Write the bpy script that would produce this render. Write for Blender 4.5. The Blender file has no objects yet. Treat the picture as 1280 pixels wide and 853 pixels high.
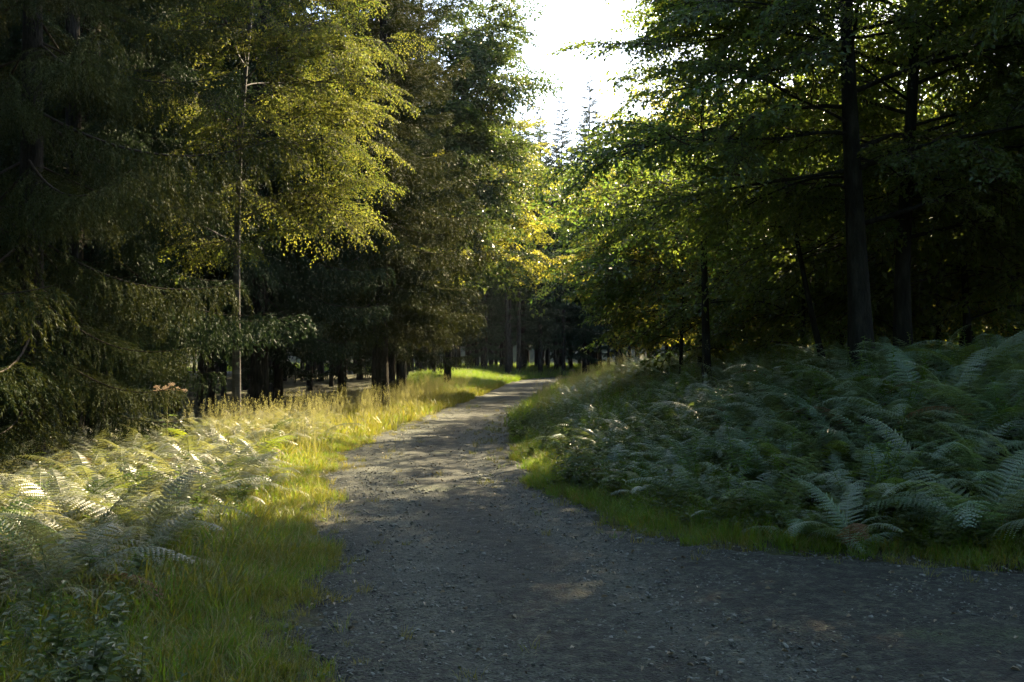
import bpy, math, random
import numpy as np
from mathutils import Vector, Matrix, Euler

SEED = 7
random.seed(SEED)
rng = np.random.default_rng(SEED)
R = math.radians
scene = bpy.context.scene
COL = scene.collection

# ------------------------------------------------------------------ camera, sky, sun, exposure
cam_d = bpy.data.cameras.new("camera")
cam = bpy.data.objects.new("camera", cam_d)
COL.objects.link(cam)
cam.location = (0, 0, 1.6)
cam.rotation_euler = (R(91.1), 0, 0)
cam_d.lens = 35.0
cam_d.sensor_width = 36.0
cam_d.clip_start = 0.05
cam_d.clip_end = 3000
scene.camera = cam

SUN_AZ, SUN_EL = 33.0, 36.0          # azimuth measured from the view axis (+y) towards +x
sa, se = R(SUN_AZ), R(SUN_EL)
SUN_DIR = Vector((math.sin(sa) * math.cos(se), math.cos(sa) * math.cos(se), math.sin(se)))

world = bpy.data.worlds.new("World")
scene.world = world
world.use_nodes = True
wn, wl = world.node_tree.nodes, world.node_tree.links
wn.clear()
sky = wn.new("ShaderNodeTexSky")
sky.sky_type = 'NISHITA'
sky.sun_disc = False
sky.sun_elevation = se
sky.sun_rotation = sa
sky.air_density = 1.0
sky.dust_density = 1.5
sky.ozone_density = 1.0
bg = wn.new("ShaderNodeBackground")
bg.inputs["Strength"].default_value = 0.10
wo = wn.new("ShaderNodeOutputWorld")
wl.new(sky.outputs[0], bg.inputs["Color"])
wl.new(bg.outputs[0], wo.inputs["Surface"])

sun_d = bpy.data.lights.new("sun", 'SUN')
sun_d.energy = 5.0
sun_d.angle = R(0.6)
sun_d.color = (1.0, 0.80, 0.50)
sun = bpy.data.objects.new("sun", sun_d)
COL.objects.link(sun)
sun.rotation_euler = SUN_DIR.to_track_quat('Z', 'Y').to_euler()
sun.location = SUN_DIR * 60

vs = scene.view_settings
vs.view_transform = 'Standard'
vs.look = 'None'
vs.exposure = 2.7
vs.gamma = 1.0
vs.use_curve_mapping = False

cy = scene.cycles
cy.max_bounces = 4
cy.diffuse_bounces = 2
cy.glossy_bounces = 2
cy.transmission_bounces = 2
cy.transparent_max_bounces = 4
cy.volume_bounces = 0
cy.sample_clamp_indirect = 4.0
cy.caustics_reflective = False
cy.caustics_refractive = False
cy.use_denoising = True
cy.use_adaptive_sampling = True
cy.adaptive_threshold = 0.02


# ------------------------------------------------------------------ materials
def mat(name):
    m = bpy.data.materials.new(name)
    m.use_nodes = True
    nt = m.node_tree
    nt.nodes.clear()
    out = nt.nodes.new("ShaderNodeOutputMaterial")
    return m, nt, out


def nd(nt, kind, **kw):
    n = nt.nodes.new(kind)
    for k, v in kw.items():
        setattr(n, k, v)
    return n


def leaf_mat(name, c1, c2, t1, t2, trans=0.45, rough=0.45, spec=0.35, big=0.6):
    """thin leaf: surface colour c1..c2, light let through t1..t2, varied leaf by leaf and branch by branch"""
    m, nt, out = mat(name)
    geo = nd(nt, "ShaderNodeNewGeometry")
    oi = nd(nt, "ShaderNodeObjectInfo")
    add = nd(nt, "ShaderNodeMath", operation='MULTIPLY_ADD')
    nt.links.new(oi.outputs["Random"], add.inputs[0]); add.inputs[1].default_value = big
    mul = nd(nt, "ShaderNodeMath", operation='MULTIPLY')
    nt.links.new(geo.outputs["Random Per Island"], mul.inputs[0]); mul.inputs[1].default_value = 1.0 - big
    nt.links.new(mul.outputs[0], add.inputs[2])
    def mix(a, b):
        x = nd(nt, "ShaderNodeMix", data_type='RGBA')
        x.inputs[6].default_value = (*a, 1); x.inputs[7].default_value = (*b, 1)
        nt.links.new(add.outputs[0], x.inputs[0])
        return x
    a = mix(c1, c2); b = mix(t1, t2)
    p = nd(nt, "ShaderNodeBsdfPrincipled")
    p.inputs["Roughness"].default_value = rough
    p.inputs["Specular IOR Level"].default_value = spec
    nt.links.new(a.outputs[2], p.inputs["Base Color"])
    t = nd(nt, "ShaderNodeBsdfTranslucent")
    nt.links.new(b.outputs[2], t.inputs["Color"])
    mx = nd(nt, "ShaderNodeMixShader")
    mx.inputs[0].default_value = trans
    nt.links.new(p.outputs[0], mx.inputs[1]); nt.links.new(t.outputs[0], mx.inputs[2])
    nt.links.new(mx.outputs[0], out.inputs["Surface"])
    return m


def noise_mat(name, cols, scale=4.0, detail=8.0, rough=0.85, bump=0.3, bscale=30.0, stretch=(1, 1, 1), bdist=0.02, spec=0.25, patch=None):
    m, nt, out = mat(name)
    tc = nd(nt, "ShaderNodeTexCoord")
    mp = nd(nt, "ShaderNodeMapping"); mp.inputs["Scale"].default_value = stretch
    nt.links.new(tc.outputs["Object"], mp.inputs[0])
    n1 = nd(nt, "ShaderNodeTexNoise"); n1.inputs["Scale"].default_value = scale; n1.inputs["Detail"].default_value = detail
    n1.inputs["Roughness"].default_value = 0.65
    nt.links.new(mp.outputs[0], n1.inputs["Vector"])
    cr = nd(nt, "ShaderNodeValToRGB")
    el = cr.color_ramp.elements
    k = len(cols)
    el[0].position = 0.32; el[0].color = (*cols[0], 1)
    el[1].position = 0.68; el[1].color = (*cols[-1], 1)
    for i in range(1, k - 1):
        e = el.new(0.32 + 0.36 * i / (k - 1)); e.color = (*cols[i], 1)
    nt.links.new(n1.outputs["Fac"], cr.inputs[0])
    col = cr.outputs[0]
    if patch:
        n3 = nd(nt, "ShaderNodeTexNoise"); n3.inputs["Scale"].default_value = patch[1]; n3.inputs["Detail"].default_value = 5
        nt.links.new(tc.outputs["Object"], n3.inputs["Vector"])
        c3 = nd(nt, "ShaderNodeValToRGB"); c3.color_ramp.elements[0].position = patch[2]; c3.color_ramp.elements[1].position = patch[2] + 0.12
        nt.links.new(n3.outputs["Fac"], c3.inputs[0])
        mx = nd(nt, "ShaderNodeMix", data_type='RGBA')
        nt.links.new(c3.outputs[0], mx.inputs[0]); nt.links.new(col, mx.inputs[6]); mx.inputs[7].default_value = (*patch[0], 1)
        col = mx.outputs[2]
    p = nd(nt, "ShaderNodeBsdfPrincipled")
    p.inputs["Roughness"].default_value = rough
    p.inputs["Specular IOR Level"].default_value = spec
    nt.links.new(col, p.inputs["Base Color"])
    n2 = nd(nt, "ShaderNodeTexNoise"); n2.inputs["Scale"].default_value = bscale; n2.inputs["Detail"].default_value = 6
    nt.links.new(mp.outputs[0], n2.inputs["Vector"])
    b = nd(nt, "ShaderNodeBump"); b.inputs["Strength"].default_value = bump; b.inputs["Distance"].default_value = bdist
    nt.links.new(n2.outputs["Fac"], b.inputs["Height"])
    nt.links.new(b.outputs[0], p.inputs["Normal"])
    nt.links.new(p.outputs[0], out.inputs["Surface"])
    return m


def rand_mat(name, c1, c2, rough=0.85, spec=0.25):
    m, nt, out = mat(name)
    oi = nd(nt, "ShaderNodeObjectInfo")
    x = nd(nt, "ShaderNodeMix", data_type='RGBA')
    x.inputs[6].default_value = (*c1, 1); x.inputs[7].default_value = (*c2, 1)
    nt.links.new(oi.outputs["Random"], x.inputs[0])
    p = nd(nt, "ShaderNodeBsdfPrincipled")
    p.inputs["Roughness"].default_value = rough
    p.inputs["Specular IOR Level"].default_value = spec
    nt.links.new(x.outputs[2], p.inputs["Base Color"])
    nt.links.new(p.outputs[0], out.inputs["Surface"])
    return m


M = {}
M['spruce'] = leaf_mat('spruce_needles', (0.008, 0.024, 0.009), (0.042, 0.052, 0.013), (0.025, 0.045, 0.01), (0.12, 0.12, 0.022), 0.16, 0.6, 0.06, 0.35)
M['spruce_dark'] = leaf_mat('spruce_needles_dark', (0.014, 0.034, 0.018), (0.034, 0.055, 0.022), (0.025, 0.05, 0.02), (0.06, 0.085, 0.03), 0.18, 0.6, 0.08, 0.5)
M['birch'] = leaf_mat('birch_leaf', (0.036, 0.062, 0.012), (0.085, 0.092, 0.016), (0.09, 0.15, 0.02), (0.28, 0.27, 0.04), 0.48, 0.5, 0.12, 0.3)
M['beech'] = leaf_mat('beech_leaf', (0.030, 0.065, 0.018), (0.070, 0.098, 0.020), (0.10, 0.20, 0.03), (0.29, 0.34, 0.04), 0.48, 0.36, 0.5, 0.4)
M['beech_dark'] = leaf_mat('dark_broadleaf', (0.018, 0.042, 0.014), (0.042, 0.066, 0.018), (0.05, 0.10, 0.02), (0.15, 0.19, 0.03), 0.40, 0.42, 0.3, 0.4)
M['beech_lit'] = leaf_mat('beech_leaf_yellowing', (0.05, 0.075, 0.016), (0.11, 0.115, 0.02), (0.22, 0.26, 0.03), (0.42, 0.38, 0.04), 0.50, 0.4, 0.4, 0.5)  # beech leaf with yellow sunlight put into its colour
M['fern'] = leaf_mat('fern_frond', (0.055, 0.135, 0.052), (0.155, 0.195, 0.110), (0.12, 0.23, 0.04), (0.27, 0.32, 0.06), 0.36, 0.36, 0.9, 0.75)
M['fern_sun'] = leaf_mat('bracken_frond', (0.070, 0.090, 0.034), (0.140, 0.135, 0.065), (0.16, 0.20, 0.04), (0.30, 0.29, 0.08), 0.36, 0.42, 0.7, 0.7)
M['grass'] = leaf_mat('grass_blade', (0.046, 0.078, 0.012), (0.115, 0.112, 0.018), (0.16, 0.21, 0.018), (0.39, 0.32, 0.030), 0.45, 0.45, 0.35, 0.6)
M['grass_green'] = leaf_mat('green_grass_blade', (0.040, 0.110, 0.012), (0.090, 0.140, 0.014), (0.14, 0.29, 0.015), (0.30, 0.37, 0.02), 0.45, 0.45, 0.35, 0.6)
M['straw'] = leaf_mat('dry_grass_stem', (0.18, 0.18, 0.08), (0.30, 0.28, 0.13), (0.30, 0.30, 0.09), (0.44, 0.41, 0.14), 0.40, 0.6, 0.2, 0.6)
M['herb'] = leaf_mat('herb_leaf', (0.035, 0.075, 0.025), (0.085, 0.115, 0.040), (0.10, 0.18, 0.03), (0.22, 0.26, 0.04), 0.40, 0.38, 0.5, 0.6)
M['flower'] = leaf_mat('seed_head', (0.22, 0.17, 0.12), (0.34, 0.27, 0.20), (0.30, 0.22, 0.14), (0.38, 0.28, 0.2), 0.35, 0.7, 0.2, 0.3)
M['fern_brown'] = leaf_mat('withered_frond', (0.10, 0.055, 0.02), (0.17, 0.10, 0.04), (0.22, 0.12, 0.03), (0.3, 0.18, 0.05), 0.35, 0.6, 0.3, 0.7)
M['fern_lime'] = leaf_mat('fresh_frond', (0.06, 0.12, 0.015), (0.12, 0.16, 0.02), (0.18, 0.30, 0.02), (0.34, 0.38, 0.03), 0.4, 0.4, 0.5, 0.7)
M['litter'] = rand_mat('fallen_leaf', (0.12, 0.095, 0.05), (0.30, 0.26, 0.18), 0.6)
M['stone'] = rand_mat('gravel_stone', (0.030, 0.037, 0.030), (0.14, 0.152, 0.126), 0.75, 0.4)
M['bark_spruce'] = noise_mat('spruce_bark', [(0.010, 0.009, 0.007), (0.024, 0.021, 0.017), (0.045, 0.041, 0.034)], 5, 8, 0.95, 1.0, 14, (3, 3, 0.7), 0.04, 0.08)
M['bark_beech'] = noise_mat('beech_bark', [(0.008, 0.008, 0.006), (0.018, 0.018, 0.014), (0.036, 0.037, 0.027)], 4, 8, 0.9, 1.0, 16, (2, 2, 0.5), 0.03, 0.1)
M['bark_birch'] = noise_mat('birch_bark', [(0.02, 0.018, 0.016), (0.05, 0.047, 0.042), (0.11, 0.105, 0.095)], 2.2, 6, 0.7, 0.4, 12, (0.7, 0.7, 4.0), 0.01)
M['twig'] = noise_mat('twig_bark', [(0.02, 0.016, 0.011), (0.05, 0.04, 0.028)], 8, 4, 0.9, 0.2, 30)
M['road'] = noise_mat('gravel_road', [(0.0055, 0.0075, 0.0048), (0.0165, 0.021, 0.0130), (0.052, 0.058, 0.036)], 11, 15, 0.8, 1.0, 60, (1, 1, 1), 0.02, 0.3, ((0.030, 0.045, 0.016), 0.55, 0.62))
def wheel_tracks():
    nt = M['road'].node_tree; p = [n for n in nt.nodes if n.type == 'BSDF_PRINCIPLED'][0]
    src = p.inputs['Base Color'].links[0].from_socket
    at = nd(nt, 'ShaderNodeAttribute', attribute_name='track')
    tc = nd(nt, 'ShaderNodeTexCoord'); n = nd(nt, 'ShaderNodeTexNoise'); n.inputs['Scale'].default_value = 1.6; n.inputs['Detail'].default_value = 6
    nt.links.new(tc.outputs['Object'], n.inputs['Vector'])
    ml = nd(nt, 'ShaderNodeMath', operation='MULTIPLY'); nt.links.new(at.outputs['Fac'], ml.inputs[0]); nt.links.new(n.outputs['Fac'], ml.inputs[1])
    mx = nd(nt, 'ShaderNodeMix', data_type='RGBA'); nt.links.new(ml.outputs[0], mx.inputs[0]); nt.links.new(src, mx.inputs[6]); mx.inputs[7].default_value = (.060, .070, .050, 1)
    vo = nd(nt, 'ShaderNodeTexVoronoi'); vo.inputs['Scale'].default_value = 48; nt.links.new(tc.outputs['Object'], vo.inputs['Vector'])
    hs = nd(nt, 'ShaderNodeSeparateColor'); nt.links.new(vo.outputs['Color'], hs.inputs[0])
    mr = nd(nt, 'ShaderNodeMapRange'); mr.inputs['To Min'].default_value = .40; mr.inputs['To Max'].default_value = 1.75; nt.links.new(hs.outputs[0], mr.inputs[0])
    vm = nd(nt, 'ShaderNodeVectorMath', operation='SCALE'); nt.links.new(mx.outputs[2], vm.inputs[0]); nt.links.new(mr.outputs[0], vm.inputs['Scale'])
    nt.links.new(vm.outputs[0], p.inputs['Base Color'])
    b1 = [n for n in nt.nodes if n.type == 'BUMP'][0]
    b2 = nd(nt, 'ShaderNodeBump', invert=True); b2.inputs['Strength'].default_value = .8; b2.inputs['Distance'].default_value = .012
    nt.links.new(vo.outputs['Distance'], b2.inputs['Height']); nt.links.new(b1.outputs[0], b2.inputs['Normal']); nt.links.new(b2.outputs[0], p.inputs['Normal'])
wheel_tracks()
M['soil'] = noise_mat('forest_soil', [(0.018, 0.016, 0.010), (0.036, 0.036, 0.016), (0.044, 0.060, 0.016)], 2.2, 10, 0.95, 0.8, 22, (1, 1, 1), 0.04)


# ------------------------------------------------------------------ geometry helpers
class Geo:
    """collects triangles and quads; every face list carries a material index and smoothness"""
    def __init__(s):
        s.v, s.q, s.t, s.n = [], [], [], 0
    def add(s, v, quads=None, tris=None, mi=0, smooth=False):
        v = np.asarray(v, float).reshape(-1, 3)
        if quads is not None and len(quads):
            s.q.append((np.asarray(quads, int) + s.n, mi, smooth))
        if tris is not None and len(tris):
            s.t.append((np.asarray(tris, int) + s.n, mi, smooth))
        s.v.append(v); s.n += len(v)
    def add_geo(s, g, mtx):
        A = np.array(mtx)
        v = np.concatenate(g.v) @ A[:3, :3].T + A[:3, 3]
        for q, mi, sm in g.q: s.q.append((q + s.n, mi, sm))
        for t, mi, sm in g.t: s.t.append((t + s.n, mi, sm))
        s.v.append(v); s.n += len(v)
    def mesh(s, name, mats):
        me = bpy.data.meshes.new(name)
        v = np.concatenate(s.v)
        loops, starts, mis, sms, pos = [], [], [], [], 0
        for lst, k in ((s.q, 4), (s.t, 3)):
            for f, mi, sm in lst:
                m_ = len(f)
                loops.append(f.ravel()); starts.append(pos + np.arange(m_) * k)
                mis.append(np.full(m_, mi)); sms.append(np.full(m_, sm)); pos += m_ * k
        me.vertices.add(len(v)); me.vertices.foreach_set('co', v.ravel().astype(np.float32))
        me.loops.add(pos); me.loops.foreach_set('vertex_index', np.concatenate(loops).astype(np.int32))
        st = np.concatenate(starts)
        me.polygons.add(len(st)); me.polygons.foreach_set('loop_start', st.astype(np.int32))
        me.polygons.foreach_set('material_index', np.concatenate(mis).astype(np.int32))
        me.polygons.foreach_set('use_smooth', np.concatenate(sms).astype(bool))
        for m_ in mats: me.materials.append(m_)
        me.update(calc_edges=True)
        return me


def unit(v):
    v = np.asarray(v, float)
    return v / np.maximum(np.linalg.norm(v, axis=-1, keepdims=True), 1e-9)


def tube(g, pts, rad, sides=8, mi=0, cap=True):
    pts = np.asarray(pts, float); n = len(pts)
    rad = np.broadcast_to(np.asarray(rad, float), (n,))
    tan = unit(np.gradient(pts, axis=0))
    ref = np.array([0.0, 0, 1]) if abs(tan[0, 2]) < 0.8 else np.array([1.0, 0, 0])
    a = unit(np.cross(tan, ref)); b = np.cross(tan, a)
    th = np.linspace(0, 2 * np.pi, sides, endpoint=False)
    ring = (np.cos(th)[None, :, None] * a[:, None] + np.sin(th)[None, :, None] * b[:, None]) * rad[:, None, None]
    v = (pts[:, None] + ring).reshape(-1, 3)
    i = np.arange(n - 1)[:, None] * sides; j = np.arange(sides)[None]; j2 = (j + 1) % sides
    q = np.stack([i + j, i + j2, i + sides + j2, i + sides + j], -1).reshape(-1, 4)
    g.add(v, q, None, mi, True)


def leaves(g, P, D, N, L, W, mi=1, fold=0.18, curl=0.12, six=True):
    """leaf blades at P pointing along D with face normal N"""
    P, D, N = np.asarray(P, float), unit(D), np.asarray(N, float)
    S = unit(np.cross(N, D)); N = np.cross(D, S)
    L = np.broadcast_to(np.asarray(L, float), (len(P),))[:, None]; W = np.broadcast_to(np.asarray(W, float), (len(P),))[:, None]
    def pt(u, w, z): return P + D * L * u + S * W * w + N * (W * abs(w) * 2 * fold - L * curl * u * u + z)
    n = len(P)
    if six:
        v = np.stack([pt(0, 0, 0), pt(.30, .46, 0), pt(.68, .38, 0), pt(1, 0, 0), pt(.68, -.38, 0), pt(.30, -.46, 0)], 1)
        b = np.arange(n)[:, None] * 6
        q = np.concatenate([b + np.array([[0, 1, 2, 3]]), b + np.array([[0, 3, 4, 5]])])
        g.add(v.reshape(-1, 3), q, None, mi)
    else:
        v = np.stack([pt(0, 0, 0), pt(.45, .5, 0), pt(1, 0, 0), pt(.45, -.5, 0)], 1)
        b = np.arange(n)[:, None] * 4
        g.add(v.reshape(-1, 3), None, np.concatenate([b + np.array([[0, 1, 2]]), b + np.array([[0, 2, 3]])]), mi)


def link(name, me, parent=None, mtx=None):
    o = bpy.data.objects.new(name, me)
    COL.objects.link(o)
    if parent: o.parent = parent
    if mtx is not None: o.matrix_basis = mtx
    return o


def empty(name, loc, rz=0.0):
    o = bpy.data.objects.new(name, None)
    COL.objects.link(o)
    o.location = loc; o.rotation_euler = (0, 0, rz)
    o.empty_display_size = 0.2
    return o


def tag(o, label=None, cat=None, group=None, kind=None):
    if label: o['label'] = label
    if cat: o['category'] = cat
    if group: o['group'] = group
    if kind: o['kind'] = kind
    return o


def frame(p, d, up=(0, 0, 1), s=1.0, roll=0.0):
    """matrix with local x along d, local z near up"""
    x = Vector(d).normalized(); u = Vector(up)
    y = u.cross(x)
    if y.length < 1e-3: y = Vector((0, 1, 0)).cross(x)
    y.normalize(); z = x.cross(y)
    m = Matrix((x, y, z)).transposed().to_4x4()
    return Matrix.Translation(Vector(p)) @ m @ Matrix.Rotation(roll, 4, 'X') @ Matrix.Scale(s, 4)


# ------------------------------------------------------------------ road edges and relief
LE = np.array([(-0.2, 0.5), (-0.55, 3), (-0.95, 5), (-1.5, 8), (-2.46, 13.3), (-2.73, 15.3), (-2.9, 18.1), (-2.87, 22), (-2.5, 28.4), (-1.76, 39.8), (-1.2, 49.8), (-0.4, 66), (0.9, 80), (3.2, 89), (10, 96), (40, 103)], float)
RE = np.array([(60, 7.2), (25, 7.0), (14, 7.05), (6, 7.25), (3.86, 7.5), (2.94, 7.96), (1.6, 8.65), (1.07, 9.5), (0.72, 10.5), (0.47, 11.7), (0.25, 13.3), (0.12, 15.3), (0.0, 18.1), (-0.1, 22), (0.1, 28.4), (0.95, 39.8), (1.9, 49.8), (3.1, 66), (4.6, 78), (8, 85), (16, 90), (40, 95)], float)


def resample(P, step):
    seg = np.linalg.norm(np.diff(P, axis=0), axis=1); c = np.concatenate([[0], np.cumsum(seg)])
    s = np.arange(0, c[-1], step)
    return np.stack([np.interp(s, c, P[:, 0]), np.interp(s, c, P[:, 1])], 1)


def rough(P, ph):
    Q = np.concatenate([resample(P, .3), P[-1:]]); y = Q[:, 1]
    Q[:, 0] += (.10 * np.sin(1.7 * y + ph) + .08 * np.sin(3.9 * y + 2 * ph) + .05 * np.sin(8.3 * y + ph)) * np.clip((60 - y) / 20, 0, 1)
    return Q


LE = rough(LE, .6)
RE = np.concatenate([RE[:5], rough(RE[5:], 2.1)])
LEs, REs = resample(LE, 0.25), resample(RE, 0.25)


def dist_to(P, x, y):
    x, y = np.ravel(x), np.ravel(y)
    out = np.empty(len(x))
    for i in range(0, len(x), 4000):
        d = (x[i:i + 4000, None] - P[None, :, 0]) ** 2 + (y[i:i + 4000, None] - P[None, :, 1]) ** 2
        out[i:i + 4000] = np.sqrt(d.min(1))
    return out


def side(x, y):
    """-1 left of the road, 0 on it, +1 right of it"""
    x, y = np.ravel(np.asarray(x, float)), np.ravel(np.asarray(y, float))
    xl = np.interp(y, LE[:, 1], LE[:, 0]); o = np.argsort(RE[:, 1][4:]); xr = np.interp(y, RE[4:, 1], RE[4:, 0])
    s = np.zeros(len(x)); s[x < xl] = -1
    yr = np.interp(x, RE[:5, 0][::-1], RE[:5, 1][::-1])
    right = np.where(y < 7.5, (x > 3.8) & (y > yr), x > xr)
    s[right] = 1
    return s


def edge_d(x, y):
    """distance outside the road edge (negative on the road) and the side"""
    sd = side(x, y)
    dl, dr = dist_to(LEs, x, y), dist_to(REs, x, y)
    d = np.where(sd < 0, dl, np.where(sd > 0, dr, -np.minimum(dl, dr)))
    return d, sd


def sstep(a, b, x):
    t = np.clip((x - a) / (b - a), 0, 1); return t * t * (3 - 2 * t)


def lump(x, y):
    return (np.sin(x * 1.7 + 1.3 * np.sin(y * 0.9)) * np.cos(y * 1.3 + 0.7) + 0.6 * np.sin(x * 3.9 + y * 2.7) + 0.5 * np.cos(y * 4.3 - x * 2.1)) / 2.1


def height(x, y):
    x, y = np.ravel(np.asarray(x, float)), np.ravel(np.asarray(y, float))
    d, sd = edge_d(x, y)
    far = sstep(36, 58, y)
    left = -0.12 * sstep(1.2, 5, d) + 0.75 * sstep(0.6, 5, d) * far
    right = (0.85 + .42 * sstep(2.5, 6, x)) * sstep(0.4, 4.5, d) * (1 - 0.15 * far) + 0.25 * sstep(5, 20, d)
    h = np.where(sd < 0, left, np.where(sd > 0, right, 0))
    h = h + np.where(d > 0, 0.05 * lump(x, y) * sstep(0.1, 1.5, d) + 0.02 * sstep(0, 0.3, d), -0.05 * sstep(0, 0.25, -d))
    out = np.maximum(np.maximum(-x - 35, x - 52), np.maximum(y - 135, -y - 40))  # raised rim added far out on all sides to block horizon glow
    return h + 14 * sstep(0, 34, out) + np.where(out > 0, .5 * lump(x * .2, y * .2) * sstep(0, 20, out), 0)


def ground():
    xs = np.concatenate([-np.geomspace(420, 32, 14), np.arange(-30, -12, 1.0), np.arange(-12, 12, 0.25), np.arange(12, 30, 1.0), np.geomspace(30, 420, 14)])
    ys = np.concatenate([-np.geomspace(300, 12, 10), np.arange(-10, 1, 1.0), np.arange(1, 32, 0.25), np.arange(32, 70, 0.6), np.arange(70, 130, 1.5), np.geomspace(132, 900, 14)])
    X, Y = np.meshgrid(xs, ys)
    Z = height(X, Y).reshape(X.shape)
    g = Geo(); nx = len(xs)
    i = np.arange(len(ys) - 1)[:, None] * nx; j = np.arange(nx - 1)[None]
    q = np.stack([i + j, i + j + 1, i + nx + j + 1, i + nx + j], -1).reshape(-1, 4)
    g.add(np.stack([X, Y, Z], -1), q, None, 0, True)
    tag(link('ground', g.mesh('ground', [M['soil']])), 'dark mossy forest soil on both sides of the road', kind='structure')


def road():
    ys = np.concatenate([np.arange(0.6, 14, 0.06), np.arange(14, 40, 0.2), np.arange(40, 104, 0.6)])
    xs = np.concatenate([np.arange(-3.4, 7.0, 0.07), np.arange(7.0, 15.0, 0.25)])
    X, Y = np.meshgrid(xs, ys)
    d, sd = edge_d(X, Y)
    e = d.reshape(X.shape) + .07 * lump(X * 2.3, Y * 2.3) + .05 * lump(X * 5.7 + 2, Y * 5.7)
    dl = dist_to(LEs, X, Y).reshape(X.shape)
    trk = np.exp(-((dl - 0.75) / 0.30) ** 2) + np.exp(-((dl - 2.15) / 0.30) ** 2) + .45 * np.exp(-(e / .25) ** 2)
    Z = .03 - .02 * np.minimum(trk, 1) + .012 * lump(X * 1.7, Y * 1.7) + .006 * lump(X * 6, Y * 6) + .004 * lump(X * 13, Y * 11) - .085 * sstep(-.22, .16, e)
    keep = e < .30
    nx = len(xs)
    i = np.arange(len(ys) - 1)[:, None] * nx; j = np.arange(nx - 1)[None]
    q = np.stack([i + j, i + j + 1, i + nx + j + 1, i + nx + j], -1).reshape(-1, 4)
    kf = keep.ravel()
    q = q[kf[q].any(1)]
    used = np.unique(q); remap = np.full(X.size, -1); remap[used] = np.arange(len(used))
    g = Geo(); g.add(np.stack([X, Y, Z], -1).reshape(-1, 3)[used], remap[q], None, 0, True)
    me = g.mesh('road', [M['road']])
    me.attributes.new('track', 'FLOAT', 'POINT').data.foreach_set('value', np.minimum(trk, 1).ravel()[used].astype(np.float32))
    tag(link('road', me), 'grey gravel forest road curving away between grass verges', kind='structure')


# ------------------------------------------------------------------ scattering of what nobody could count
def scatter(name, label, protos, P, scale, mats_done=True, tilt=0.12, cat=None, normal_up=True):
    n = len(P)
    me = bpy.data.meshes.new(name)
    me.vertices.add(n); me.vertices.foreach_set('co', np.asarray(P, np.float32).ravel())
    rot = np.stack([rng.normal(0, tilt, n), rng.normal(0, tilt, n), rng.uniform(0, 6.283, n)], 1).astype(np.float32)
    for nm, tp, arr, key in (('rot', 'FLOAT_VECTOR', rot, 'vector'), ('scl', 'FLOAT', np.asarray(scale, np.float32), 'value'), ('idx', 'INT', rng.integers(0, len(protos), n).astype(np.int32), 'value')):
        at = me.attributes.new(nm, tp, 'POINT'); at.data.foreach_set(key, arr.ravel())
    o = link(name, me)
    c = bpy.data.collections.new(name + '_pieces')
    for k, pm in enumerate(protos):
        c.objects.link(bpy.data.objects.new(f'{name}_piece', pm))
    ng = bpy.data.node_groups.new(name, 'GeometryNodeTree')
    ng.interface.new_socket('Geometry', in_out='INPUT', socket_type='NodeSocketGeometry')
    ng.interface.new_socket('Geometry', in_out='OUTPUT', socket_type='NodeSocketGeometry')
    N, Lk = ng.nodes, ng.links
    gi, go = N.new('NodeGroupInput'), N.new('NodeGroupOutput')
    ci = N.new('GeometryNodeCollectionInfo'); ci.inputs[0].default_value = c
    ci.inputs['Separate Children'].default_value = True; ci.inputs['Reset Children'].default_value = True
    ip = N.new('GeometryNodeInstanceOnPoints'); ip.inputs['Pick Instance'].default_value = True
    def na(nm, tp):
        a = N.new('GeometryNodeInputNamedAttribute'); a.data_type = tp; a.inputs['Name'].default_value = nm
        return [s for s in a.outputs if s.enabled and s.name == 'Attribute'][0]
    Lk.new(gi.outputs[0], ip.inputs['Points']); Lk.new(ci.outputs[0], ip.inputs['Instance'])
    Lk.new(na('idx', 'INT'), ip.inputs['Instance Index']); Lk.new(na('rot', 'FLOAT_VECTOR'), ip.inputs['Rotation']); Lk.new(na('scl', 'FLOAT'), ip.inputs['Scale'])
    Lk.new(ip.outputs[0], go.inputs[0])
    md = o.modifiers.new('scatter', 'NODES'); md.node_group = ng
    tag(o, label, cat, kind='stuff')
    return o


def blades(n, rad, h0, h1, w, bend, mi=0, g=None):
    g = g or Geo()
    a = rng.uniform(0, 6.283, n); r = rad * np.sqrt(rng.uniform(0, 1, n))
    p = np.stack([r * np.cos(a), r * np.sin(a), np.full(n, -0.02)], 1)
    az = a + rng.normal(0, 0.9, n); H = rng.uniform(h0, h1, n); B = H * rng.uniform(0.2, 1, n) * bend
    dx = np.stack([np.cos(az), np.sin(az), 0 * az], 1); sx = np.stack([-np.sin(az), np.cos(az), 0 * az], 1)
    tw = rng.normal(0, 0.7, n)[:, None]; sx = sx * np.cos(tw) + dx * np.sin(tw)
    W = (w * rng.uniform(0.7, 1.2, n))[:, None]
    up = np.array([[0, 0, 1.0]])
    rows = []
    for u, ww in ((0, .8), (.4, 1), (.75, .65)):
        c = p + dx * (B * u ** 2.2)[:, None] + up * (H * (u - 0.25 * bend * u ** 3))[:, None]
        rows += [c - sx * W * ww / 2, c + sx * W * ww / 2]
    rows.append(p + dx * B[:, None] + up * (H * (1 - 0.3 * bend))[:, None])
    v = np.stack(rows, 1); b = np.arange(n)[:, None] * 7
    g.add(v.reshape(-1, 3), np.concatenate([b + np.array([[0, 1, 3, 2]]), b + np.array([[2, 3, 5, 4]])]), b + np.array([[4, 5, 6]]), mi)
    return g


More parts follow.
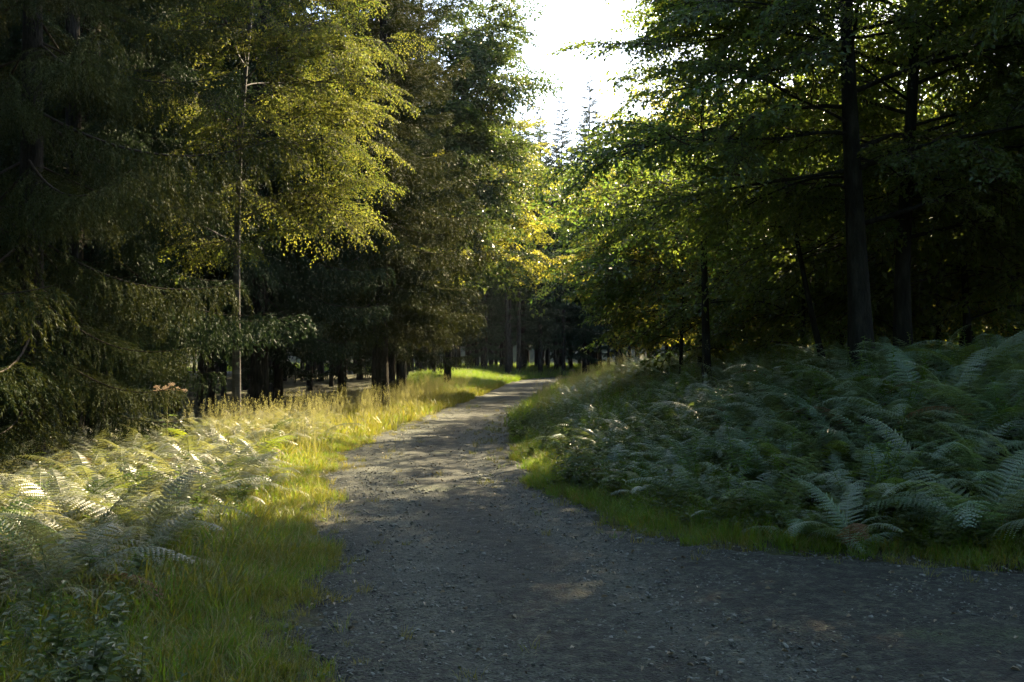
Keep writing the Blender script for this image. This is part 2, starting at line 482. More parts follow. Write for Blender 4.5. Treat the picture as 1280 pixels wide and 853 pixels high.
def seed_grass():
    g = blades(16, 0.10, 0.30, 0.60, 0.006, 0.6, 0)
    blades(9, 0.10, 0.55, 0.95, 0.0045, 0.35, 1, g)
    for k in range(7):                                           # panicles
        a = rng.uniform(0, 6.28); r = rng.uniform(0, .12); h = rng.uniform(.55, .9)
        n = 26; u = rng.uniform(0, 1, n)
        base = np.array([r * math.cos(a) * 1.8, r * math.sin(a) * 1.8, h])
        P = base + np.stack([rng.normal(0, .022, n) * (1.2 - u), rng.normal(0, .022, n) * (1.2 - u), u * .2], 1)
        D = np.stack([rng.normal(0, .6, n), rng.normal(0, .6, n), np.ones(n)], 1)
        leaves(g, P, D, rng.normal(0, 1, (n, 3)), .02, .007, 1, six=False)
    return g


def herb(h, ll, n):
    g = Geo()
    for s in range(3):
        a = rng.uniform(0, 6.28); top = np.array([.14 * math.cos(a), .14 * math.sin(a), h * rng.uniform(.7, 1.1)])
        u = np.linspace(0, 1, 5)[:, None]
        pts = top * u ** np.array([[1.4, 1.4, 1.0]])
        tube(g, pts, np.linspace(.004, .0015, 5), 4, 0)
        k = np.arange(n); uu = .2 + .8 * k / n
        P = top * uu[:, None] ** np.array([1.4, 1.4, 1.0]); az = k * 2.4 + rng.uniform(0, 6)
        D = np.stack([np.cos(az), np.sin(az), rng.uniform(-.1, .5, n)], 1)
        Nn = np.stack([rng.normal(0, .3, n), rng.normal(0, .3, n), np.ones(n)], 1)
        LL = ll * (1.15 - .6 * uu) * rng.uniform(.7, 1.2, n)
        leaves(g, P, D, Nn, LL, LL * .5, 0)
    return g


def stone_geo(flat):
    bm = [(0, 0, 1), (.894, 0, .447), (.276, .851, .447), (-.724, .526, .447), (-.724, -.526, .447), (.276, -.851, .447), (.724, .526, -.447), (-.276, .851, -.447), (-.894, 0, -.447), (-.276, -.851, -.447), (.724, -.526, -.447), (0, 0, -1)]
    f = [(0, 1, 2), (0, 2, 3), (0, 3, 4), (0, 4, 5), (0, 5, 1), (1, 6, 2), (2, 7, 3), (3, 8, 4), (4, 9, 5), (5, 10, 1), (6, 7, 2), (7, 8, 3), (8, 9, 4), (9, 10, 5), (10, 6, 1), (6, 11, 7), (7, 11, 8), (8, 11, 9), (9, 11, 10), (10, 11, 6)]
    v = np.array(bm) * rng.uniform(.7, 1.25, (12, 1)) * np.array([1, rng.uniform(.6, .9), flat])
    g = Geo(); g.add(v, None, f, 0); return g


# ------------------------------------------------------------------ ferns
def frond_geo(e0, e1, npair=24, wid=0.20, twist=0.0):
    """a frond one metre long from the origin, arching in the xz plane"""
    g = Geo()
    s = np.linspace(0, 1, 26); el = e0 + (e1 - e0) * s ** 1.15
    dx, dz = np.cos(el), np.sin(el)
    px = np.concatenate([[0], np.cumsum((dx[1:] + dx[:-1]) / 2)]) / 25; pz = np.concatenate([[0], np.cumsum((dz[1:] + dz[:-1]) / 2)]) / 25
    py = 0.06 * twist * s ** 2
    C = np.stack([px, py, pz], 1)
    tube(g, C[::3], np.linspace(.0055, .0012, len(C[::3])), 4, 0)
    ss = .16 + .83 * (np.arange(npair) / npair) ** .92
    for u in ss:
        c = np.array([np.interp(u, s, px), np.interp(u, s, py), np.interp(u, s, pz)])
        e = np.interp(u, s, el); t = np.array([math.cos(e), 0, math.sin(e)]); nrm = np.array([-math.sin(e), 0, math.cos(e)])
        w = (u - .16) / .84
        l = wid * min(1, .5 + w * 2.6) * (1 - w) ** .75 + .012
        for sg in (-1, 1):
            l2 = l * rng.uniform(.85, 1.1)
            ax = unit(np.array([0, sg, 0]) * 1.0 + t * (.32 + .25 * w) - nrm * rng.uniform(.0, .30))
            fw = unit(t - ax * (t @ ax))
            k = max(3, int(l2 / .0155)); v = (np.arange(k) + .5) / k
            drop = -nrm[None] * (l2 * .22 * v ** 2)[:, None]
            P = c + ax * (l2 * v)[:, None] + drop
            hl = min(.0135, l2 * .12 + .004) * (1 - v) ** .55 + .002
            hw = l2 / k * .46
            for sd in (-1, 1):
                D = fw * sd + ax * .45
                up = nrm + rng.normal(0, .16, (k, 3))
                D = unit(D); 
                a0 = P - ax * hw; a1 = P + ax * hw; tip = P + D * hl[:, None] - nrm * (hl * .25)[:, None] + ax * hw * .3
                tip2 = tip - ax * hw * .9
                vv = np.stack([a0, a1, tip, tip2], 1); b = np.arange(k)[:, None] * 4
                g.add(vv.reshape(-1, 3), b + np.array([[0, 1, 2, 3]]), None, 0)
    return g


for k_ in ('fern', 'fern_sun'):
    p_ = [n for n in M[k_].node_tree.nodes if n.type == 'BSDF_PRINCIPLED'][0]
    p_.inputs['Sheen Weight'].default_value = .45; p_.inputs['Sheen Roughness'].default_value = .4; p_.inputs['Sheen Tint'].default_value = (.85, 1, .9, 1)


def fern_protos(mt):
    out = []
    for e0, e1, w, tw in ((75, -35, .19, .6), (66, -28, .21, -.8), (58, -50, .18, .3), (80, -10, .18, -.3), (50, -30, .20, .9)):
        out.append(frond_geo(R(e0), R(e1), 25, w, tw).mesh('frond', [mt]))
    return out


def fern(x, y, z, protos, n, size, label, group, bias=None):
    o = empty('fern', (x, y, z), random.uniform(0, 6.28))
    tag(o, label, 'fern', group)
    for k in range(n):
        az = 6.283 * k / n + random.uniform(-.45, .45)
        m = Matrix.Rotation(az, 4, 'Z') @ Matrix.Rotation(random.uniform(-.25, .2), 4, 'Y') @ Matrix.Rotation(random.uniform(-.3, .3), 4, 'X') @ Matrix.Scale(size * random.uniform(.72, 1.12), 4)
        link('frond', random.choice(protos if random.random() > .15 else ODD), o, m)
    return o


# ------------------------------------------------------------------ boughs
def spray(L=2.0, leaf=.075, droop=.35, dens=1.0, flat=.28, pend=0.0, six=True, gap=.052):
    """a flat leafy branch of a broadleaf, axis along x"""
    g = Geo(); P, D, N = [], [], []
    def axis(p0, d, ln, dr, r0, lv):
        n = max(4, int(ln / .12) + 2); u = np.linspace(0, 1, n)[:, None]
        wob = np.cumsum(rng.normal(0, .018 * ln, (n, 3)), 0) * .6; wob[0] = 0
        pts = p0 + d * ln * u + np.array([0, 0, -1.0]) * ln * dr * u ** 2 + wob
        if r0 > .0022: tube(g, pts, np.linspace(r0, r0 * .3, n), 4 if lv else 5, 0)
        return pts
    def put(pts, ln, step, start=.15):
        k = max(2, int(ln * (1 - start) / step)); u = start + (1 - start) * (np.arange(k) + rng.uniform(0, .6, k)) / k
        s = np.linspace(0, 1, len(pts))
        p = np.stack([np.interp(u, s, pts[:, i]) for i in range(3)], 1)
        t = unit(np.stack([np.interp(u, s, np.gradient(pts[:, i])) for i in range(3)], 1))
        nn = unit(np.array([0, 0, 1.0]) + rng.normal(0, flat, (k, 3)))
        sd = np.where(np.arange(k) % 2 == 0, 1, -1)[:, None]
        d = unit(t * .75 + np.cross(nn, t) * sd * .9 + rng.normal(0, .2, (k, 3)) + np.array([0, 0, -pend]))
        P.append(p); D.append(d); N.append(nn)
    main = axis(np.zeros(3), np.array([1.0, 0, .12]), L, droop, .014 * L / 2, 0)
    put(main, L, gap, .35)
    ns = int(9 * L * dens)
    for i in range(ns):
        u = .10 + .86 * i / ns; s = np.linspace(0, 1, len(main))
        c = np.array([np.interp(u, s, main[:, k]) for k in range(3)])
        sg = 1 if i % 2 else -1
        ln = L * .44 * (1 - .78 * u) * rng.uniform(.65, 1.15) + .10
        d = unit(np.array([.70 + .3 * u, sg * .8, rng.normal(.08, .18)]))
        tw = axis(c, d, ln, droop * .8 + pend, .006, 1); put(tw, ln, gap, .12)
        for q in range(int(ln / .16 * dens)):
            v = rng.uniform(.15, .9); s2 = np.linspace(0, 1, len(tw))
            c2 = np.array([np.interp(v, s2, tw[:, k]) for k in range(3)])
            d2 = unit(d * .8 + np.array([-d[1], d[0], 0]) * rng.choice([-1, 1]) * .8 + np.array([0, 0, rng.normal(0, .25) - pend * .8]))
            l2 = rng.uniform(.12, .30)
            put(axis(c2, d2, l2, .2 + pend, .002, 2), l2, gap, .05)
    P, D, N = np.concatenate(P), np.concatenate(D), np.concatenate(N)
    s = leaf * rng.uniform(.65, 1.2, len(P))
    leaves(g, P, D, N, s, s * .62, 1, six=six)
    return g


def spruce_bough(L=3.0, hang=.5, dens=1.0, needle=.036, nw=.015, step=.017, coarse=False):
    """drooping spruce bough along x with combs of hanging twigs"""
    g = Geo(); P, D = [], []
    n = 14; u = np.linspace(0, 1, n)
    z = -.16 * L * np.sin(u * 2.2) + .10 * L * u ** 3
    main = np.stack([L * u, .04 * L * np.sin(u * 3 + rng.uniform(0, 6)), z], 1)
    tube(g, main, np.linspace(.022, .004, n) * L / 3, 5, 0)
    def strand(p0, d, ln, sag):
        k = max(2, int(ln / step)); w = (np.arange(k) / k)[:, None]
        pts = p0 + d * ln * w + np.array([0, 0, -1.0]) * ln * sag * w ** 1.6
        t = unit(d + np.array([0, 0, -1.0]) * sag * 1.6 * w ** .6)
        for q in range(3):
            r = unit(np.cross(t, rng.normal(0, 1, (k, 3))))
            P.append(pts); D.append(unit(t * 1.0 + r * .62))
        return lambda v: p0 + d * ln * v + np.array([0, 0, -1.0]) * ln * sag * v ** 1.6
    at = lambda v: np.array([np.interp(v, u, main[:, k]) for k in range(3)])
    ns = int(15 * L * dens)
    for i in range(ns):
        v = .10 + .90 * (i + rng.uniform(0, .7)) / ns; sg = 1 if i % 2 else -1
        ln = L * .30 * (1 - .80 * v) * rng.uniform(.6, 1.15) * min(1, v * 4) + .10
        d = unit(np.array([.75, sg * .75, rng.normal(.05, .12)]))
        f = strand(at(v), d, ln, hang * rng.uniform(.3, .9))
        for q in range(int(ln / .075 * dens)):
            w = rng.uniform(.12, 1)
            l2 = rng.uniform(.08, .24) * (1.3 - .5 * w)
            d2 = unit(d * .5 + np.array([rng.normal(.2, .3), rng.normal(0, .35), rng.normal(-hang, .35)]))
            strand(f(w), d2, l2, hang)
    for i in range(int(7 * L * dens)):                            # curtain under the axis
        v = rng.uniform(.2, .95)
        strand(at(v), unit(np.array([.3, rng.normal(0, .3), -.5 * hang - .3])), rng.uniform(.15, .42) * (1.25 - v), hang)
    strand(at(.9), np.array([1, 0, .15]), L * .12, .0)
    P, D = np.concatenate(P), np.concatenate(D)
    m_ = len(P); nl = needle * rng.uniform(.7, 1.2, m_)[:, None]
    S = unit(np.cross(D, rng.normal(0, 1, (m_, 3)))) * nw / 2
    v = np.stack([P - S, P + S, P + D * nl], 1)
    g.add(v.reshape(-1, 3), None, np.arange(m_ * 3).reshape(-1, 3), 1)
    return g


# ------------------------------------------------------------------ trees
def curve_pts(p0, p1, n, wob, sag=0.0):
    u = np.linspace(0, 1, n)[:, None]; p0, p1 = np.asarray(p0, float), np.asarray(p1, float)
    pts = p0 + (p1 - p0) * u
    ln = np.linalg.norm(p1 - p0)
    ph = rng.uniform(0, 6, 3); fr = rng.uniform(2, 5, 3)
    pts = pts + wob * ln * np.sin(u * fr + ph) * np.sin(u * np.pi)
    pts[:, 2] += sag * ln * np.sin(u[:, 0] * np.pi)
    return pts


def trunk_mesh(pts, r0, r1, mt, sides=12, flare=1.5):
    g = Geo(); n = len(pts); u = np.linspace(0, 1, n)
    r = r0 + (r1 - r0) * u; r = r * (1 + (flare - 1) * np.exp(-u * n / 1.6))
    tube(g, pts, r, sides, 0)
    return g.mesh('trunk', [mt])


def broadleaf(name, loc, H, r, label, cat, boughs, bark, top=(0, 0), limbs=None, nlimb=14, h0=.25, Lmax=4.5, per=9, bias=(0, 0), bs=1.0, group=None, join=False, mats=None, auto=True, up=.35, zmax=99, prof=None):
    """tapered trunk, curved limbs, leafy branches along each limb"""
    t = empty(name, loc); tag(t, label, cat, group)
    n = 18
    tp = curve_pts((0, 0, -.25), (top[0], top[1], H * .92), n, .012)
    link('trunk', trunk_mesh(tp, r, r * .15, M[bark]), t)
    zs = tp[:, 2]
    specs = []
    if auto:
        for i in range(nlimb):
            f = h0 + (1 - h0) * ((i + random.random() * .6) / nlimb) ** .9; z = H * min(f, .97) * .93
            az = i * 2.399 + random.uniform(-.4, .4)
            k = (1 - ((f - .45) / .62) ** 2) if prof is None else prof(f)
            ln = Lmax * max(.25, k) * random.uniform(.75, 1.1)
            dx, dy = math.cos(az) + bias[0], math.sin(az) + bias[1]
            q = math.hypot(dx, dy) + 1e-6; ln *= min(1.25, .55 + .45 * q)
            specs.append((z, (dx / q * ln, dy / q * ln, ln * random.uniform(.05, up) * (1 if f < .75 else 2.2)), None))
    for L_ in (limbs or []): specs.append((L_[0], L_[1], L_[2] if len(L_) > 2 else None))
    crown = Geo() if join else None
    wood = Geo()
    for z, d, cnt in specs:
        b = np.array([np.interp(z, zs, tp[:, k]) for k in range(3)]); d = np.array(d, float)
        ln = np.linalg.norm(d)
        pts = curve_pts(b, b + d, 10, .035, .06)
        rr = max(.010, min(r * .30, .010 * ln + .006) * (1 - .5 * z / H))
        if join: tube(wood, pts, np.linspace(rr, .006, 10), 5, 0)
        else:
            lg = Geo(); tube(lg, pts, np.linspace(rr, .006, 10), 7, 0); lo_ = link('limb', lg.mesh('limb', [M[bark]]), t)
        cnt = cnt or max(3, int(per * ln / 4))
        tn = unit(np.gradient(pts, axis=0))
        for k in range(cnt):
            v = .22 + .78 * (k + random.random() * .5) / cnt; v = min(v, 1)
            p = [np.interp(v, np.linspace(0, 1, 10), pts[:, q]) for q in range(3)]
            td = np.array([np.interp(v, np.linspace(0, 1, 10), tn[:, q]) for q in range(3)])
            ang = (1 if k % 2 else -1) * random.uniform(.35, 1.15) if k < cnt - 1 else random.uniform(-.2, .2)
            c, s = math.cos(ang), math.sin(ang)
            dd = Vector((td[0] * c - td[1] * s, td[0] * s + td[1] * c, random.uniform(-.55, .40) + .25 * td[2]))
            sc = bs * random.uniform(.7, 1.15) * (1.1 - .3 * v)
            mtx = frame(p, dd, (random.gauss(0, .38), random.gauss(0, .38), 1), sc)
            bg_ = random.choice(boughs)
            if join: crown.add_geo(bg_, mtx)
            else: link('leafy_branch', bg_, lo_, mtx)
    if join:
        link('limb', wood.mesh('limb', [M[bark]]), t)
        link('crown', crown.mesh('crown', mats), t)
    return t


def copy_tree(o, loc, rz, s, label=None, group=None):
    c = o.copy(); COL.objects.link(c)
    c.location = loc; c.rotation_euler = (0, 0, rz); c.scale = (s, s, s * random.uniform(.94, 1.06))
    if label: c['label'] = label
    if group: c['group'] = group
    for ch in o.children:
        k = ch.copy(); COL.objects.link(k); k.parent = c; k.matrix_basis = ch.matrix_basis.copy()
        for sub in ch.children:
            q = sub.copy(); COL.objects.link(q); q.parent = k; q.matrix_basis = sub.matrix_basis.copy()
    return c


def spruce(loc, H, r, label, boughs, Lmax=3.6, h0=1.0, step=.42, per=5, group=None, rzone=None, droop=.28, shift=0.0, mt='bark_spruce', dead=0, hd=99):
    """straight trunk with whorls of boughs, each bough a part"""
    t = empty('spruce_tree', loc); tag(t, label, 'tree', group)
    tp = curve_pts((0, 0, -.25), (0, 0, H), 14, .003)
    link('trunk', trunk_mesh(tp, r, .02, M[mt], 10, 1.35), t)
    z = h0; a = random.uniform(0, 6)
    while z < H - .4:
        f = (z - h0) / (H - h0)
        ln = Lmax * (1 - f) ** .8 * min(1, .75 + f * 4)
        st = step * (1 if z < hd else 2.0)
        for k in range(per):
            a += 6.283 / per + random.uniform(-.35, .35)
            pitch = -droop + f * .75 + random.uniform(-.12, .12)
            d = (math.cos(a), math.sin(a), math.tan(pitch))
            s = ln * random.uniform(.7, 1.12) / 3.0
            link('bough', random.choice(boughs), t, frame((0, 0, z + random.uniform(-.15, .15)), d, (random.gauss(0, .1), random.gauss(0, .1), 1), s))
        z += st; a += .7
    return t


def far_spruce_crown(H, h0, Lmax, boughs, step, per, droop=.25, dead=True):
    g = Geo(); z = h0; a = rng.uniform(0, 6)
    while z < H - .3:
        f = (z - h0) / (H - h0); ln = Lmax * (1 - f) ** .75 * min(1, .55 + f * 3) + .12
        for k in range(per):
            a += 6.283 / per + random.uniform(-.4, .4)
            d = (math.cos(a), math.sin(a), math.tan(-droop + f * .8 + random.uniform(-.12, .12)))
            g.add_geo(random.choice(boughs), frame((0, 0, z + random.uniform(-.2, .2)), d, (random.gauss(0, .12), random.gauss(0, .12), 1), ln * random.uniform(.75, 1.1) / 3))
        z += step * (1.15 - .5 * f)
    return g


def dead_twigs(h0, h1, n, ln):
    g = Geo()
    for k in range(n):
        z = rng.uniform(h0, h1); a = rng.uniform(0, 6.28); l = ln * rng.uniform(.3, 1)
        u = np.linspace(0, 1, 4)[:, None]
        tube(g, np.array([0, 0, z]) + np.array([math.cos(a), math.sin(a), -.25]) * l * u + np.array([0, 0, .15]) * l * u ** 2, np.linspace(.014, .004, 4), 3, 0)
    return g


# ================================================================== BUILD
ground()
road()

# ---- left: big spruces with boughs of their own
SF = [spruce_bough(3.0, h, 1.0, .085, .028, .050).mesh('bough', [M['twig'], M['spruce']]) for h in (.9, 1.1, .7)]
SB = [spruce_bough(3.0, .75, 1.15, .046, .012, .020).mesh('bough', [M['twig'], M['spruce']]), spruce_bough(3.0, .95, 1.2, .046, .012, .020).mesh('bough', [M['twig'], M['spruce']]), spruce_bough(3.0, .55, 1.1, .046, .012, .020).mesh('bough', [M['twig'], M['spruce']])]
SD = [spruce_bough(3.0, .9, 1.0, .075, .025, .044).mesh('bough', [M['twig'], M['spruce_dark']]), spruce_bough(3.0, 1.1, 1.0, .075, .025, .044).mesh('bough', [M['twig'], M['spruce_dark']])]
def gz(x, y): return float(height([x], [y])[0])
spruce((-6.9, 14.2, gz(-6.9, 14.2)), 19, .19, 'spruce at the left edge with long sunlit drooping boughs reaching over the ferns', SB, 4.3, 1.9, .85, 5, hd=9)
spruce((-9.6, 12.0, gz(-9.6, 12)), 20, .20, 'dark spruce cut off by the left frame edge, its bough tips over the ferns', SB, 4.4, 2.0, .85, 5, hd=9)
spruce((-8.0, 19.0, gz(-8, 19)), 21, .20, 'shaded spruce filling the gap between the left spruce and the yellow birch', SD, 4.0, 2.4, .5, 5, hd=11)
spruce((-3.9, 29.5, gz(-3.9, 29.5)), 22, .22, 'tall spruce with hanging curtains of twigs right of the yellow birch', SF, 3.7, 3.0, .5, 6, hd=15)
spruce((-6.6, 26.0, gz(-6.6, 26)), 22, .21, 'dark tall spruce behind the yellow birch crown', SD, 3.8, 3.0, .5, 5, hd=14)
spruce((-4.4, 35.5, gz(-4.4, 35.5)), 22, .21, 'spruce beyond the tall curtain-twigged one, its low sunlit tips near the road bend', SF, 3.9, 2.6, .55, 5, hd=16)

# ---- left: yellow birch and the broadleaf trees further along the verge
BB = [spray(1.7, .055, .30, 1.15, .5, .30, True, .040).mesh('leafy_branch', [M['twig'], M['birch']]) for _ in range(4)]
broadleaf('birch_tree', (-5.55, 20.0, gz(-5.55, 20)), 15, .085, 'yellow leaved birch with pale slim trunk between two dark spruces', 'tree', BB, 'bark_birch', (.7, -.3), nlimb=24, h0=.30, Lmax=2.4, per=12, bias=(.45, -.15), bs=.95,
          limbs=[(4.4, (2.2, -.3, .6), 13), (5.2, (2.2, -1.0, .7), 14), (6.0, (2.0, .2, .8), 13), (3.9, (-1.5, -.9, .5), 7), (3.6, (.3, -1.6, .3), 6), (6.8, (2.1, -.9, .9), 13), (5.6, (.4, -2.4, .6), 11), (7.5, (.6, -2.2, .6), 11), (7.2, (1.8, -1.6, .6), 12), (8.2, (1.9, -.8, .8), 12)])
BD = [spray(2.0, .125, .30, .95, .4, .12, True, .085).mesh('leafy_branch', [M['twig'], M['beech_dark']]) for _ in range(3)]
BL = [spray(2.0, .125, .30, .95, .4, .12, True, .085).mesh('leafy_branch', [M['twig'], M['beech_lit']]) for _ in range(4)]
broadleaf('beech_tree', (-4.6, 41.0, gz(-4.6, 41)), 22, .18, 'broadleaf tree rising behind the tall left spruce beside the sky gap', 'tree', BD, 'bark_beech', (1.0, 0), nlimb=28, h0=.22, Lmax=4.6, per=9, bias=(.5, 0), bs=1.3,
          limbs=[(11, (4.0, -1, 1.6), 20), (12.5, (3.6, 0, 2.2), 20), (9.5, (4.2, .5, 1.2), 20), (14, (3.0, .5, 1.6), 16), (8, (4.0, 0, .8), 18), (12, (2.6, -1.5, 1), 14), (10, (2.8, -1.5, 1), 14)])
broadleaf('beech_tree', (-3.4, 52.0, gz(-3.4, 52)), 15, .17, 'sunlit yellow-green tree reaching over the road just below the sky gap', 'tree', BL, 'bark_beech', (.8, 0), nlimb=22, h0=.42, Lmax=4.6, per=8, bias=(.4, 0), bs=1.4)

# ---- right: beeches
BE = [spray(1.8, .080, .28, .95, .55, .12).mesh('leafy_branch', [M['twig'], M['beech']]) for _ in range(5)]
broadleaf('beech_tree', (5.0, 14.2, gz(5, 14.2)), 12, .165, 'dark forked beech trunk, the thicker of the two standing in the right ferns', 'tree', BE, 'bark_beech', (-.1, .2), nlimb=30, h0=.20, Lmax=3.7, per=12, bias=(.45, .1), up=.25,
          limbs=[(5.3, (.9, .1, 4.5), 8), (4.0, (-3.4, -.3, -.8), 11), (4.6, (-2.4, .6, -.2), 9), (5.8, (-2.0, -.6, .3), 10), (5.4, (-2.4, .4, .2), 12), (6.3, (-2.1, -.2, .2), 12), (5.9, (-2.3, .9, .2), 12), (4.9, (-2.7, .2, 0), 11), (3.6, (-2.6, -1.2, -.5), 11), (3.1, (-2.7, .9, -.6), 12), (3.0, (-1.6, 1.6, -.4), 10), (3.3, (1.4, 1.4, -.2), 8), (4.8, (-2.2, -2.0, .0), 9), (5.0, (2.8, .9, .2), 10)])
broadleaf('beech_tree', (6.15, 15.6, gz(6.15, 15.6)), 11.5, .135, 'straight dark beech trunk just right of the forked one in the ferns', 'tree', BE, 'bark_beech', (.15, .1), nlimb=32, h0=.20, Lmax=3.8, per=11, bias=(.15, .2), up=.25,
          limbs=[(4.0, (2.6, -1.2, -.2), 10), (5.0, (3.2, -.6, .2), 10), (3.2, (2.2, -.5, -.5), 10), (3.0, (-1.0, 1.2, -.3), 8), (2.9, (1.6, 1.0, -.3), 9)])
broadleaf('beech_tree', (5.6, 17.5, gz(5.6, 17.5)), 7.2, .06, 'thin leaning beech stem left of the forked trunk', 'tree', BE, 'bark_beech', (-1.4, .3), nlimb=14, h0=.3, Lmax=2.2, per=9, up=.3)
broadleaf('beech_tree', (8.6, 12.4, gz(8.6, 12.4)), 16, .15, 'beech at the right frame edge whose dark leaves hang above the ferns', 'tree', BE, 'bark_beech', (-.4, 0), nlimb=28, h0=.13, Lmax=4.6, per=12, bias=(-.2, 0), up=.2)

# unseen trees added right of the picture by the side track to shade the junction
sh = broadleaf('beech_tree', (12.5, 10.2, gz(12.5, 10.2)), 15, .2, 'broad beech beside the side track beyond the right frame edge', 'tree', BE, 'bark_beech', (0, 0), nlimb=20, h0=.2, Lmax=4.8, per=8, bs=1.25)
for k, (x, y) in enumerate(((12.6, 15.0), (16.5, 18.5), (16.5, 9.8), (10.9, 13.0), (9.9, 17.2), (13.5, 21.0))):
    copy_tree(sh, (x, y, gz(x, y)), k * 1.9 + .6, 1.0, ['second', 'third', 'fourth', 'fifth', 'sixth', 'seventh'][k] + ' beech along the side track beyond the right frame edge')

ov = broadleaf('beech_tree', (-5.8, 0.6, gz(-5.8, .6)), 15, .2, 'beech overhanging the verge, just out of the picture on the left', 'tree', BE, 'bark_beech', (.6, 0), nlimb=26, h0=.42, Lmax=5.2, per=12, bs=1.35, bias=(.3, -.1))  # unseen canopy added round the viewpoint to dim the near road
for k, (x, y) in enumerate(((2.2, -3.6), )):
    copy_tree(ov, (x, y, gz(x, y)), 1.5 + k * 2.1, 1.0, ['beech overhanging the road behind the viewpoint'][k])
for k, (x, y) in enumerate(((11.5, -8.5), (-6.5, -8.0), (1.0, -16.0))):  # unseen beeches added at the back, darkening the foreground
    copy_tree(sh, (x, y, gz(x, y)), k * 2.3, 1.0, ['beech standing behind the viewpoint at the right of the track', 'beech standing behind the viewpoint at the left of the track', 'farthest beech behind the viewpoint'][k])

# middle distance right: lower beeches with sun behind them
g_mid = [spray(1.9, .12, .28, .75, .55, .12, False, .085) for _ in range(3)]
def mid_tree(loc, H, label, mt, **kw):
    return broadleaf('beech_tree', loc, H, .045 + H * .005, label, 'tree', g_mid, 'bark_beech', join=True, mats=[M['twig'], M[mt]], **kw)
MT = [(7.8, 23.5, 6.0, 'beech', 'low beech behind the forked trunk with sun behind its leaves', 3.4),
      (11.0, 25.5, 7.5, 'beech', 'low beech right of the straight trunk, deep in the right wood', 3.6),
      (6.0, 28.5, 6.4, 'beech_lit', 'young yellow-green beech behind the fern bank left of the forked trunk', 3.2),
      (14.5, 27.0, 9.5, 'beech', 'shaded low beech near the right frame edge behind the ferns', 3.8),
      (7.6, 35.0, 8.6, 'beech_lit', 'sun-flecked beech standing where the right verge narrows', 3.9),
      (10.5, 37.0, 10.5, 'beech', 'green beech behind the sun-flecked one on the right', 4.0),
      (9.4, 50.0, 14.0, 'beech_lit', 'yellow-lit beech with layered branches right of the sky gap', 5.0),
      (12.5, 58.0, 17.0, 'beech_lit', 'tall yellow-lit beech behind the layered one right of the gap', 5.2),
      (7.0, 66.0, 14.0, 'beech', 'bluish green beech overhanging the far road bend', 5.2),
      (16.0, 43.0, 12.0, 'beech', 'beech far back in the right wood between thin trunks', 4.5),
      (4.9, 26.0, 6.4, 'beech', 'dark stemmed beech at the back of the fern bank, left of the sapling trunks', 3.2),
      (8.6, 18.8, 7.0, 'beech', 'low dark beech close behind the straight trunk', 3.3),
      (10.6, 18.0, 9.0, 'beech', 'dark beech filling the upper right corner behind the ferns', 3.6),
      (20.0, 36.0, 11.0, 'beech', 'far beech seen under the right edge canopy', 4.5)]
for x, y, H, mt, lb, Lm in MT:
    mid_tree((x, y, gz(x, y)), H, lb, mt, nlimb=26, h0=.13 if H < 11 else (.40 if y > 60 else .24), Lmax=Lm, per=12, bs=1.25 if H < 11 else 1.6, bias=(-.15, 0))
shrub = [mid_tree((6.2, 21.0, gz(6.2, 21)), 3.8, 'leafy beech bush in the fern bank behind the thin leaning stem', 'beech', nlimb=18, h0=.08, Lmax=2.0, per=12, bs=.8),
         mid_tree((9.2, 21.5, gz(9.2, 21.5)), 4.4, 'leafy beech bush behind the ferns right of the straight trunk', 'beech_lit', nlimb=18, h0=.08, Lmax=2.2, per=12, bs=.85)]
for k in range(60):
    y = random.uniform(24, 62); x = random.uniform(.14 * y + 3.6, .62 * y + 1)
    if k < 30: copy_tree(shrub[k % 2], (x, y, gz(x, y)), random.uniform(0, 6.28), random.uniform(.9, 1.7), 'leafy beech bush of the undergrowth in the right wood', 'beech bushes in the right wood')
mid_tree((3.95, 20.2, gz(3.95, 20.2)), 8.6, 'slim dark beech stem standing alone behind the middle of the fern bank', 'beech', nlimb=16, h0=.45, Lmax=1.9, per=9, bs=.95)
mid_tree((4.1, 24.0, gz(4.1, 24)), 3.4, 'bright yellow-green sapling at the end of the right fern bank', 'beech_lit', nlimb=12, h0=.2, Lmax=1.3, per=9, bs=.6)

# ---- spruce stands: far wall, left interior, right background
lowb = [spruce_bough(3.0, .8, .5, .15, .075, .07), spruce_bough(3.0, 1.0, .5, .15, .075, .07)]
SM = [M['twig'], M['spruce_dark']]
full = []
for H, h0, Lm in ((24, 3.0, 3.4), (27, 5.0, 3.2), (22, 2.0, 3.3)):
    full.append((H, far_spruce_crown(H, h0, Lm, lowb, .62, 6).mesh('crown', SM)))
high = []
for H, h0, Lm in ((21, 8.0, 2.7), (23, 9.0, 2.6), (20, 7.0, 2.8)):
    high.append((H, far_spruce_crown(H, h0, Lm, lowb, .75, 5).mesh('crown', SM), dead_twigs(1.5, h0 + 1, 46, 1.1).mesh('dead_twigs', [M['twig']])))
bushy = [(9, far_spruce_crown(9, .25, 2.4, lowb, .5, 6).mesh('crown', SM))]
tr_mesh = {}
def stand(x, y, kind, label, group, s=1.0, r=.17):
    v = random.choice(kind); H = v[0]
    key = (round(H), round(r, 2))
    if key not in tr_mesh: tr_mesh[key] = trunk_mesh(curve_pts((0, 0, -.3), (0, 0, H * .97), 10, .004), r, .02, M['bark_spruce'], 9, 1.3)
    t = empty('spruce_tree', (x, y, gz(x, y)), random.uniform(0, 6.28)); t.scale = (s, s, s)
    tag(t, label, 'tree', group)
    link('trunk', tr_mesh[key], t); link('crown', v[1], t)
    if len(v) > 2: tag(link('dead_twigs', v[2], t), kind='stuff')
    return t

